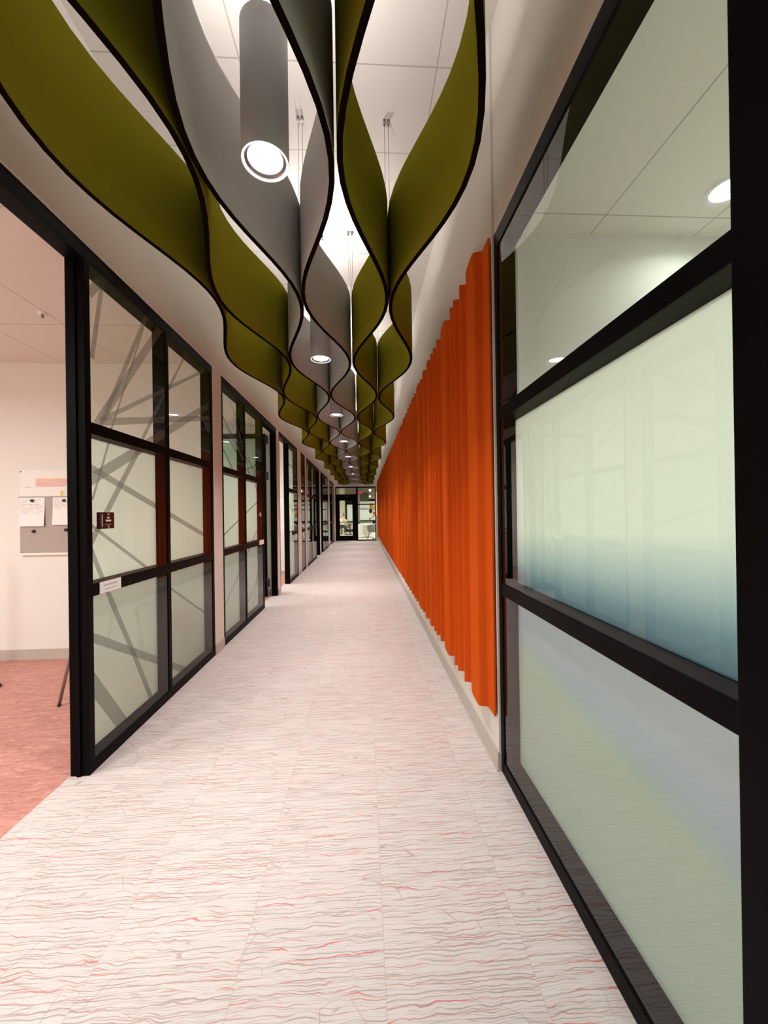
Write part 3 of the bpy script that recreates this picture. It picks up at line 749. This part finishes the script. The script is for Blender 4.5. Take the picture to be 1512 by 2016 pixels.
# tripod stand, mostly out of view at the left edge
ts = thing('tripod_stand', 'black tripod floor stand whose foot pokes in at the left edge', 'stand', (-3.58, 3.22, 0))
bm = new(); tube(bm, (0, 0, .30), (0, 0, 1.45), .014); obj('pole', bm, M['black'], ts)
bm = new(); tube(bm, (0, 0, .55), (0, 0, .62), .024); obj('collar', bm, M['black'], ts)
for i in range(3):
    a = 2*PI*i/3+.245
    bm = new(); tube(bm, (.015*math.cos(a), .015*math.sin(a), .58), (.545*math.cos(a), .545*math.sin(a), .02), .011); l = obj('leg', bm, M['black'], ts)
    bm = new(); tube(bm, (.535*math.cos(a), .535*math.sin(a), .03), (.56*math.cos(a), .56*math.sin(a), .005), .016, .019); obj('rubber_foot', bm, M['black'], l)
# ceiling sprinkler in the near office
sp = thing('sprinkler_head', 'small sprinkler on the near office ceiling', 'sprinkler', (-2.38, 3.0, ZO))
bm = new(); lathe(bm, [(.001, -.012), (.028, -.010), (.032, 0)], seg=20); obj('escutcheon', bm, M['rimlit'], sp)
bm = new(); tube(bm, (0, 0, -.04), (0, 0, -.01), .008, seg=10); obj('deflector', bm, M['metal'], sp)
# notice board seen through the third doorway
nb = thing('notice_sheet', 'white lined notice on the pink lit wall through the third doorway', 'notice', (-2.05, 8.948, 1.0))
bm = new(); box(bm, -.35, .35, -.006, 0, 0, .75, .001); obj('sheet', bm, M['paper'], nb)
bm = new()
for i in range(9):
    z = .22+.045*i; box(bm, -.3, .3, -.007, -.006, z, z+.006)
obj('printed_text', bm, M['ink'], nb)

# office ceiling lights
def office_light(x, y, label, p=P_OFFICE, sx=.3, sy=1.2, z=ZO, col=(.95, .99, .94)):
    r = thing('ceiling_light', label, 'light fixture', (x, y, z), group='office ceiling lights')
    bm = new(); box(bm, -sx/2-.02, sx/2+.02, -sy/2-.02, sy/2+.02, -.03, -.001, .004); obj('frame', bm, M['rimlit'], r)
    bm = new(); box(bm, -sx/2, sx/2, -sy/2, sy/2, -.033, -.030); obj('diffuser', bm, M['panel_light'], r)
    area('office_lamp', (0, 0, -.045), sx, sy, p, col, 170, parent=r)
office_light(-3.9, 1.2, 'long ceiling light of the near office, left of view', P_OFFICE)
office_light(-3.0, -0.6, 'long ceiling light of the near office, behind the viewpoint', P_OFFICE)
office_light(-3.6, 5.2, 'long ceiling light in the second office', P_OFFICE*.8)
office_light(-3.6, 7.8, 'long ceiling light in the third office', P_OFFICE)
office_light(-3.6, 11.2, 'long ceiling light in the fourth office', P_OFFICE*.35)
office_light(-3.6, 15.0, 'long ceiling light in the fifth office', P_OFFICE*.12)
# meeting room downlights
def downlight(x, y, label, p, warm=(1.0, 1.0, .95)):
    r = thing('recessed_downlight', label, 'downlight', (x, y, ZO+.04), group='round downlights of the meeting room')
    bm = new(); lathe(bm, [(.075, -.002), (.10, -.008), (.105, 0)], seg=32); obj('trim_ring', bm, M['rimlit'], r)
    bm = new(); lathe(bm, [(.078, -.003), (.001, -.003)], seg=32); obj('lens', bm, M['down_light'], r)
    area('downlight_lamp', (0, 0, -.012), .15, .15, p, warm, 150, parent=r, shape='DISK')
downlight(1.82, 1.80, 'round downlight cut by the right black post, near the wall', P_MEET*.07)
downlight(2.9, 0.9, 'round downlight deeper in the meeting room', P_MEET)
downlight(1.9, -0.6, 'round downlight of the meeting room behind the viewpoint', P_MEET)

# ------------------------------------------------------------------ lounge beyond the end door
sbox('ceiling_lounge', M['dark_ceiling'], (-6.0, 4.5, YE+.12, 32.0, 3.75, 3.85), 'dark exposed lounge ceiling', 'ceiling')
sbox('wall_lounge_left', M['concrete'], (-6.1, -6.0, YE, 32, 0, 3.8), 'left lounge wall', 'wall')
sbox('wall_lounge_right', M['concrete'], (4.5, 4.6, YE, 32, 0, 3.8), 'right lounge wall', 'wall')
sbox('wall_lounge_front', M['wall'], (-6.0, XL-.12, YE+.1, YE+.2, 0, 3.8), 'lounge side of the corridor wall', 'wall', extra=[(XR+.14, 4.5, YE, YE+.12, 0, 3.8)])
sbox('wall_lounge_back', M['concrete'], (-6.0, 4.5, 29.0, 29.2, 2.45, 3.8), 'concrete band above the far glazing', 'wall')
sbox('wall_far_room', M['wall_white'], (-6.0, 4.5, 31.9, 32.0, 0, 2.6), 'white wall of the far room', 'wall')
sbox('ceiling_far_room', M['wall_white'], (-6.0, 4.5, 29.2, 31.9, 2.6, 2.65), 'ceiling of the far room', 'ceiling')
fw = sempty('window_11', 'far lounge glazing with a black framed glass door', 'glazed partition', (0, 29.0, 0))
bm = new()
for b in [(-6, 4.5, 0, .08, 2.30, 2.45), (-1.40, -1.28, 0, .08, 0, 2.3), (-.74, -.62, 0, .08, 0, 2.3), (-1.28, -.74, 0, .08, 0, .2), (-1.28, -.74, 0, .08, 2.05, 2.3),
          (-6, -1.4, 0, .08, 0, .12), (-.62, 4.5, 0, .08, 0, .12), (-3, -2.92, 0, .08, 0, 2.3), (1.2, 1.28, 0, .08, 0, 2.3), (3, 3.08, 0, .08, 0, 2.3),
          (-.62, 4.5, .01, .07, 1.68, 1.73), (-.62, 4.5, .01, .07, .78, .86), (-1.28, -.74, .01, .07, .78, .82)]: box(bm, *b)
obj('frame', bm, M['frame'], fw)
for b in [(-1.28, -.74, .2, 2.05), (-.62, 1.2, .12, 2.3), (1.28, 4.5, .12, 2.3), (-6, -1.4, .12, 2.3)]:
    bm = new(); v = [bm.verts.new(p) for p in ((b[0], .04, b[2]), (b[1], .04, b[2]), (b[1], .04, b[3]), (b[0], .04, b[3]))]; bm.faces.new(v)
    obj('frosted_pane', bm, M['pale_glass'], fw)
bm = new(); box(bm, -1.72, -1.36, 27.3, 27.7, 0, 3.75, .01)
struct(obj('wall_column', bm, pbr('pale_concrete', (.50, .43, .33), .9, noise=.25, nscale=6)), 'square pale concrete column behind the seated people', 'column')
bm = new(); box(bm, -.46, -.30, 28.4, 28.6, 0, 2.6, .005)
struct(obj('wall_pier', bm, pbr('grey_pier', (.22, .2, .2), .8)), 'slim grey pier in the lounge', 'column')
bm = new(); box(bm, -.26, .34, 0, .05, 0, .62, .01)
o = tag(obj('hanging_acoustic_panel', bm, M['olive']), 'dark olive square panel hanging in the lounge', 'panel'); o.location = (0, 26.5, 2.2)
bm = new(); tube(bm, (-.15, .02, .6), (-.15, .02, 1.55), .006); tube(bm, (.23, .02, .6), (.23, .02, 1.55), .006); obj('hanger', bm, M['black'], o)
# lounge lights
for x, y, lb in ((-3.6, 22.5, 'left round'), (2.6, 22.5, 'right round'), (-4.2, 26.5, 'farther left round'), (3.2, 27, 'farther right round')):
    r = thing('lounge_downlight', lb+' downlight in the lounge ceiling', 'downlight', (x, y, 3.75), group='lounge ceiling lights')
    bm = new(); lathe(bm, [(.14, -.01), (.16, -.03), (.17, 0)], seg=24); obj('trim_ring', bm, M['rimlit'], r)
    bm = new(); lathe(bm, [(.14, -.012), (.001, -.012)], seg=24); obj('lens', bm, M['down_light'], r)
    area('lounge_lamp', (0, 0, -.05), .3, .3, P_LOUNGE, (1, .93, .82), 160, parent=r, shape='DISK')
r = thing('far_room_light', 'ceiling strip light in the far room', 'light fixture', (-.2, 30.6, 2.595))
bm = new(); box(bm, -1.5, 1.5, -.1, .1, -.04, 0, .004); obj('housing', bm, M['rimlit'], r)
area('far_room_lamp', (0, 0, -.06), 3, .2, 70, (.95, 1, .97), 170, parent=r)
for x, y, z, rr, lb in ((.345, 20.9, 2.63, .06, 'brighter upper globe lamp seen through the sidelight'), (.42, 26.0, 2.52, .055, 'smaller lower globe lamp above the yellow balloon')):
    r = thing('globe_pendant', lb, 'pendant light', (x, y, z), group='globe lamps in the lounge')
    bm = new(); ball(bm, (0, 0, 0), rr, rr, rr); obj('globe', bm, M['globe'], r)
    bm = new(); tube(bm, (0, 0, rr*.9), (0, 0, 3.75-z), .006, seg=8); tube(bm, (0, 0, rr*.85), (0, 0, rr+.05), .02, seg=12); obj('stem', bm, M['black'], r)
# exit sign
ex = thing('exit_sign', 'red glowing EXIT sign at the top of the sidelight', 'sign', (-.20, YE+.30, 2.37))
bm = new(); box(bm, -.14, .14, 0, .03, 0, .15, .004); obj('housing', bm, M['exit_face'], ex)
cu = bpy.data.curves.new('exit_letters', 'FONT'); cu.body = 'EXIT'; cu.size = .125; cu.align_x = 'CENTER'; cu.align_y = 'CENTER'; cu.extrude = .002; cu.offset = .002
tmp = bpy.data.objects.new('exit_letters_tmp', cu); COL.objects.link(tmp)
dg = bpy.context.evaluated_depsgraph_get(); me = bpy.data.meshes.new_from_object(tmp.evaluated_get(dg))
bpy.data.objects.remove(tmp); me.materials.clear(); me.materials.append(M['exit_red'])
o = bpy.data.objects.new('exit_letters', me); COL.objects.link(o); o.parent = ex; o.location = (0, -.003, .075); o.rotation_euler = (PI/2, 0, 0)
bm = new(); tube(bm, (0, .015, .15), (0, .015, 1.38), .006, seg=8); obj('hanger_rod', bm, M['black'], ex)
# added glowing strip that imitates glare on the end of the orange felt
gs = thing('glare_strip', 'slim warm glowing strip added for the glare at the far end of the orange felt', 'added glow', (XR, 19.2, 1.25))
bm = new(); box(bm, -.075, 0, -.03, .03, 0, 1.22, .004); obj('housing', bm, M['rimlit'], gs)  # backing of the added glare strip, not a lamp body
bm = new(); box(bm, -.083, -.075, -.026, .026, .02, 1.20, .002); obj('diffuser', bm, M['strip'], gs)  # emissive face that stands in for the glare
# door stop
bm = new(); lathe(bm, [(.001, .0), (.035, .0), (.035, .02), (.022, .05), (.022, .075), (.03, .085), (.001, .09)], seg=18)
o = tag(obj('door_stop', bm, M['black']), 'small black floor stop at the foot of the sidelight', 'door stop'); o.location = (.46, 19.40, 0)

# lounge chair, cloth table
def tub_chair(x, y, rz, label):
    r = thing('tub_chair', label, 'chair', (x, y, 0), rz=rz, group='pale tub chairs in the lounge')
    bm = new(); n = 14; rows = []
    for j in range(7):
        t = j/6; z = .46+.34*t; row = []
        for i in range(n+1):
            a = PI*(-.62)+PI*1.24*i/n-PI/2; rad = .245+.05*t; zz = z-(.20*t)*(abs(i-n/2)/(n/2))**2
            row.append(bm.verts.new((rad*math.cos(a)*1.08, rad*math.sin(a), zz)))
        rows.append(row)
    for A_, B_ in zip(rows, rows[1:]):
        for i in range(n): f = bm.faces.new((A_[i], A_[i+1], B_[i+1], B_[i])); f.smooth = True
    o = obj('backrest', bm, M['shell'], r); md = o.modifiers.new('s', 'SOLIDIFY'); md.thickness = .03
    bm = new(); ball(bm, (0, 0, .43), .26, .25, .06); obj('seat', bm, M['shell'], r)
    for sx in (-1, 1):
        for sy in (-1, 1):
            bm = new(); tube(bm, (sx*.26, sy*.24, 0), (sx*.16, sy*.15, .40), .012, .018, seg=10); obj('leg', bm, M['black'], r)
tub_chair(.43, 20.15, 0, 'pale tub chair with black legs behind the sidelight glass')
tb = thing('cloth_table', 'round table under a white cloth beside the balloons', 'table', (.12, 22.4, 0))
bm = new(); pr = []
lathe(bm, [(.52, .12), (.50, .35), (.47, .70), (.46, .735), (.001, .74)], seg=48)
for v in bm.verts:
    if v.co.z < .6:
        a = math.atan2(v.co.y, v.co.x); k_ = 1+.05*math.sin(a*12); v.co.x *= k_; v.co.y *= k_
obj('tablecloth', bm, M['cloth'], tb)
bm = new(); tube(bm, (0, 0, 0), (0, 0, .72), .03); lathe(bm, [(.001, .02), (.25, .01), (.26, 0)], seg=20); obj('pedestal', bm, M['metal'], tb)
# balloons tied in a column
def balloon(x, y, z, r_, m, label, foil=False):
    b = thing('balloon', label, 'balloon', (x, y, z), group='balloon column by the sidelight')
    bm = new()
    if foil:
        n = 5; top = bm.verts.new((0, -.04, 0)); bot = bm.verts.new((0, .04, 0)); ring = []
        for i in range(2*n):
            a = PI/2+PI*i/n; rr = r_*(1.0 if i % 2 == 0 else .5); ring.append(bm.verts.new((rr*math.cos(a), 0, rr*math.sin(a))))
        for i in range(2*n):
            bm.faces.new((ring[i], ring[(i+1) % (2*n)], top)); bm.faces.new((ring[(i+1) % (2*n)], ring[i], bot))
        o = obj('foil_star', bm, m, b); md = o.modifiers.new('s', 'SUBSURF'); md.levels = 1; md.render_levels = 1
    else:
        ball(bm, (0, 0, 0), r_*.86, r_*.86, r_, tip=.12); obj('body', bm, m, b)
        bm = new(); tube(bm, (0, 0, -r_*1.16), (0, 0, -r_*1.08), .014, .004, seg=10); obj('knot', bm, m, b)
    return b
for (px, py, Y, rr, m, lb, fo) in [
    (731.5, 995.5, 20.6, .145, 'b_yellow', 'topmost balloon, bright yellow, of the balloon column', 0), (738.2, 1000, 20.75, .13, 'b_blush', 'blush balloon behind the yellow one', 0),
    (729.8, 1006, 20.5, .115, 'b_black', 'black balloon under the yellow one', 0), (736.6, 1010.5, 20.6, .095, 'b_gold', 'small gold balloon right of the black one', 0),
    (738.8, 1013.5, 20.85, .09, 'b_pink', 'pink balloon low at the right', 0),
    (728.5, 1021, 20.7, .12, 'b_pink', 'pink foil star to the left of the column', 1), (733.5, 1018, 20.6, .14, 'b_white', 'white foil star in the middle of the column', 1),
    (735.8, 1027, 20.5, .105, 'b_plum', 'dark plum balloon at the bottom', 0), (736.8, 1030.5, 20.6, .045, 'b_white', 'tiny white balloon beneath the plum one', 0)]:
    balloon((px-716.5)/F*Y, Y, H+(1009.6-py)/F*Y, rr, M[m], lb, fo)
bm = new(); X0 = (735-716.5)/F*20.65
pts = [Vector((X0+.01*math.sin(i), 20.85, .02+i*.16)) for i in range(12)]
polytube(bm, pts, .006); lathe(bm, [(.001, 0), (.12, 0), (.12, .02), (.001, .03)], c=(X0, 20.85, 0), seg=20)
tag(obj('balloon_stand', bm, M['black']), 'thin black stand behind the balloons', 'stand')

# ------------------------------------------------------------------ people
def skin_mesh(name, verts, edges, radii, mat, parent, sub=2, root=0):
    me = bpy.data.meshes.new(name); me.from_pydata(verts, edges, []); me.update()
    o = bpy.data.objects.new(name, me); COL.objects.link(o); o.parent = parent
    o.modifiers.new('skin', 'SKIN')
    bm = bmesh.new(); bm.from_mesh(me); L = bm.verts.layers.skin.verify(); bm.verts.ensure_lookup_table()
    for i, r in enumerate(radii):
        rr = r if isinstance(r, tuple) else (r, r)
        bm.verts[i][L].radius = rr; bm.verts[i][L].use_root = (i == root)
    bm.to_mesh(me); bm.free()
    s_ = o.modifiers.new('sub', 'SUBSURF'); s_.levels = sub; s_.render_levels = sub
    dg = bpy.context.evaluated_depsgraph_get(); dg.update()
    m2 = bpy.data.meshes.new_from_object(o.evaluated_get(dg)); bpy.data.objects.remove(o)
    m2.materials.clear(); m2.materials.append(mat)
    for p in m2.polygons: p.use_smooth = True
    o = bpy.data.objects.new(name, m2); COL.objects.link(o); o.parent = parent
    return o
def seated(x, y, rz, label, top, legs, hair, lean=.12, seat=.46, hand_to_face=False):
    """faces local +x"""
    p = thing('person', label, 'person', (x, y, 0), rz=rz)
    V = [(0, 0, seat+.08), (.03, 0, seat+.25), (.06+lean*.5, 0, seat+.42), (.07+lean, 0, seat+.56), (.09+lean, 0, seat+.64), (.11+lean, 0, seat+.73), (.12+lean, 0, seat+.82)]
    R = [(.15, .12), (.14, .10), (.16, .11), (.10, .09), (.05, .05), (.075, .085), (.07, .08)]
    E = [(i, i+1) for i in range(6)]
    def chain(start, pts, rad):
        a = start
        for q, r in zip(pts, rad):
            V.append(q); R.append(r); E.append((a, len(V)-1)); a = len(V)-1
        return a
    hands = []
    for s_ in (-1, 1):
        sh = (.07+lean, s_*.17, seat+.52)
        if hand_to_face and s_ > 0: arm = [sh, (.22+lean, s_*.24, seat+.30), (.26+lean, s_*.10, seat+.56)]
        else: arm = [sh, (.14+lean, s_*.25, seat+.27), (.38+lean, s_*.14, seat+.29)]
        e = chain(3, arm, [.055, .043, .030])
        h = arm[-1]; palm = (h[0]+.05, h[1], h[2]+(.04 if hand_to_face and s_ > 0 else 0)); pe = chain(e, [palm], [(.03, .022)])
        for f_ in range(4):
            a_ = (palm[0]+.045, palm[1]+(f_-1.5)*.016, palm[2]+.004); chain(pe, [a_, (a_[0]+.028+.004*(f_ in (1, 2)), a_[1], a_[2]-.012)], [.009, .007])
        chain(pe, [(palm[0]+.01, palm[1]-s_*.035, palm[2]+.01), (palm[0]+.035, palm[1]-s_*.045, palm[2]+.008)], [.010, .008])
        th = [(.05, s_*.10, seat+.06), (.28, s_*.13, seat+.09), (.46, s_*.13, seat+.07), (.46, s_*.13, seat-.12), (.42, s_*.13, .08), (.50, s_*.14, .035), (.56, s_*.14, .03)]
        chain(0, th, [.10, .085, .065, .058, .038, .038, .028])
    skin_mesh('body', V, E, R, M['skin'], p)
    # face features
    hx, hz = .12+lean, seat+.80
    bm = new(); ball(bm, (hx+.085, 0, hz-.015), .018, .013, .022, 10, 6); obj('nose', bm, M['skin'], p)
    bm = new()
    for s_ in (-1, 1): ball(bm, (hx-.005, s_*.082, hz-.01), .018, .008, .030, 10, 6)
    obj('ears', bm, M['skin'], p)
    bm = new()
    for s_ in (-1, 1): ball(bm, (hx+.072, s_*.032, hz+.012), .008, .012, .007, 8, 6)
    obj('eyes', bm, M['black'], p)
    bm = new(); ball(bm, (hx-.02, 0, hz+.035), .094, .086, .085, 18, 10); obj('hair', bm, hair, p)
    # clothing a little larger than the body
    V2 = [(0, 0, seat+.05), (.03, 0, seat+.25), (.06+lean*.5, 0, seat+.42), (.07+lean, 0, seat+.56), (.085+lean, 0, seat+.60)]
    R2 = [(.17, .14), (.165, .125), (.18, .13), (.12, .105), (.06, .06)]; E2 = [(0, 1), (1, 2), (2, 3), (3, 4)]
    for s_ in (-1, 1):
        sh = (.07+lean, s_*.17, seat+.52)
        el, ha = ((.22+lean, s_*.24, seat+.30), (.25+lean, s_*.13, seat+.50)) if (hand_to_face and s_ > 0) else ((.14+lean, s_*.25, seat+.27), (.33+lean, s_*.16, seat+.29))
        k0 = len(V2); V2 += [sh, el, ha]; R2 += [.07, .058, .045]; E2 += [(3, k0), (k0, k0+1), (k0+1, k0+2)]
    skin_mesh('shirt', V2, E2, R2, top, p)
    V3 = [(0, 0, seat+.07)]; R3 = [(.165, .13)]; E3 = []
    for s_ in (-1, 1):
        k0 = len(V3); V3 += [(.05, s_*.10, seat+.06), (.28, s_*.13, seat+.09), (.46, s_*.13, seat+.07), (.46, s_*.13, seat-.12), (.43, s_*.13, .12)]
        R3 += [.115, .10, .078, .07, .055]; E3 += [(0, k0), (k0, k0+1), (k0+1, k0+2), (k0+2, k0+3), (k0+3, k0+4)]
    skin_mesh('trousers', V3, E3, R3, legs, p)
    bm = new()
    for s_ in (-1, 1): ball(bm, (.50, s_*.135, .035), .13, .05, .035, 14, 8)
    obj('shoes', bm, M['black'], p)
    return p
Yp = 25.2
def side_chair(x, y, rz, label):
    r = thing('side_chair', label, 'chair', (x, y, 0), rz=rz, group='chairs at the lounge table')
    bm = new(); box(bm, -.21, .21, -.21, .21, .43, .455, .01); obj('seat', bm, M['wood'], r)
    bm = new(); box(bm, -.24, -.215, -.20, .20, .55, .86, .01); box(bm, -.235, -.215, -.18, -.15, .43, .6); box(bm, -.235, -.215, .15, .18, .43, .6); obj('backrest', bm, M['wood'], r)
    for sx in (-1, 1):
        for sy in (-1, 1):
            bm = new(); tube(bm, (sx*.20, sy*.19, 0), (sx*.18, sy*.17, .43), .012, .015, seg=10); obj('leg', bm, M['black'], r)
seated(-1.68, Yp, 0.05, 'person in white shirt and dark trousers sitting at the left of the lounge table', M['shirt'], M['trousers'], M['hair_grey'])
side_chair(-1.68, Yp, .05, 'wooden chair under the person in the white shirt')
seated(-1.12, Yp+.9, PI*.92, 'person in a cream top leaning on the far side of the lounge table', M['cream'], M['tan'], M['hair_brown'], lean=.2, hand_to_face=True)
side_chair(-1.12, Yp+.9, PI*.92, 'wooden chair under the person in the cream top')
tb = thing('lounge_table', 'dark topped table in front of the seated people', 'table', (-.92, Yp+.05, 0))
bm = new(); box(bm, -.34, .26, -.3, .3, .715, .745, .006); obj('tabletop', bm, M['wood'], tb)
bm = new(); tube(bm, (0, 0, .02), (0, 0, .715), .03); obj('pedestal', bm, M['black'], tb)
bm = new(); lathe(bm, [(.001, .03), (.2, .015), (.22, 0)], seg=24); obj('base', bm, M['black'], tb)
bm = new(); lathe(bm, [(.001, 0), (.035, 0), (.045, .10), (.04, .10), (.03, .008), (.001, .008)], seg=18)
o = tag(obj('cup', bm, M['cup']), 'small dark cup on the lounge table', 'cup'); o.location = (-.90, Yp-.02, .745)
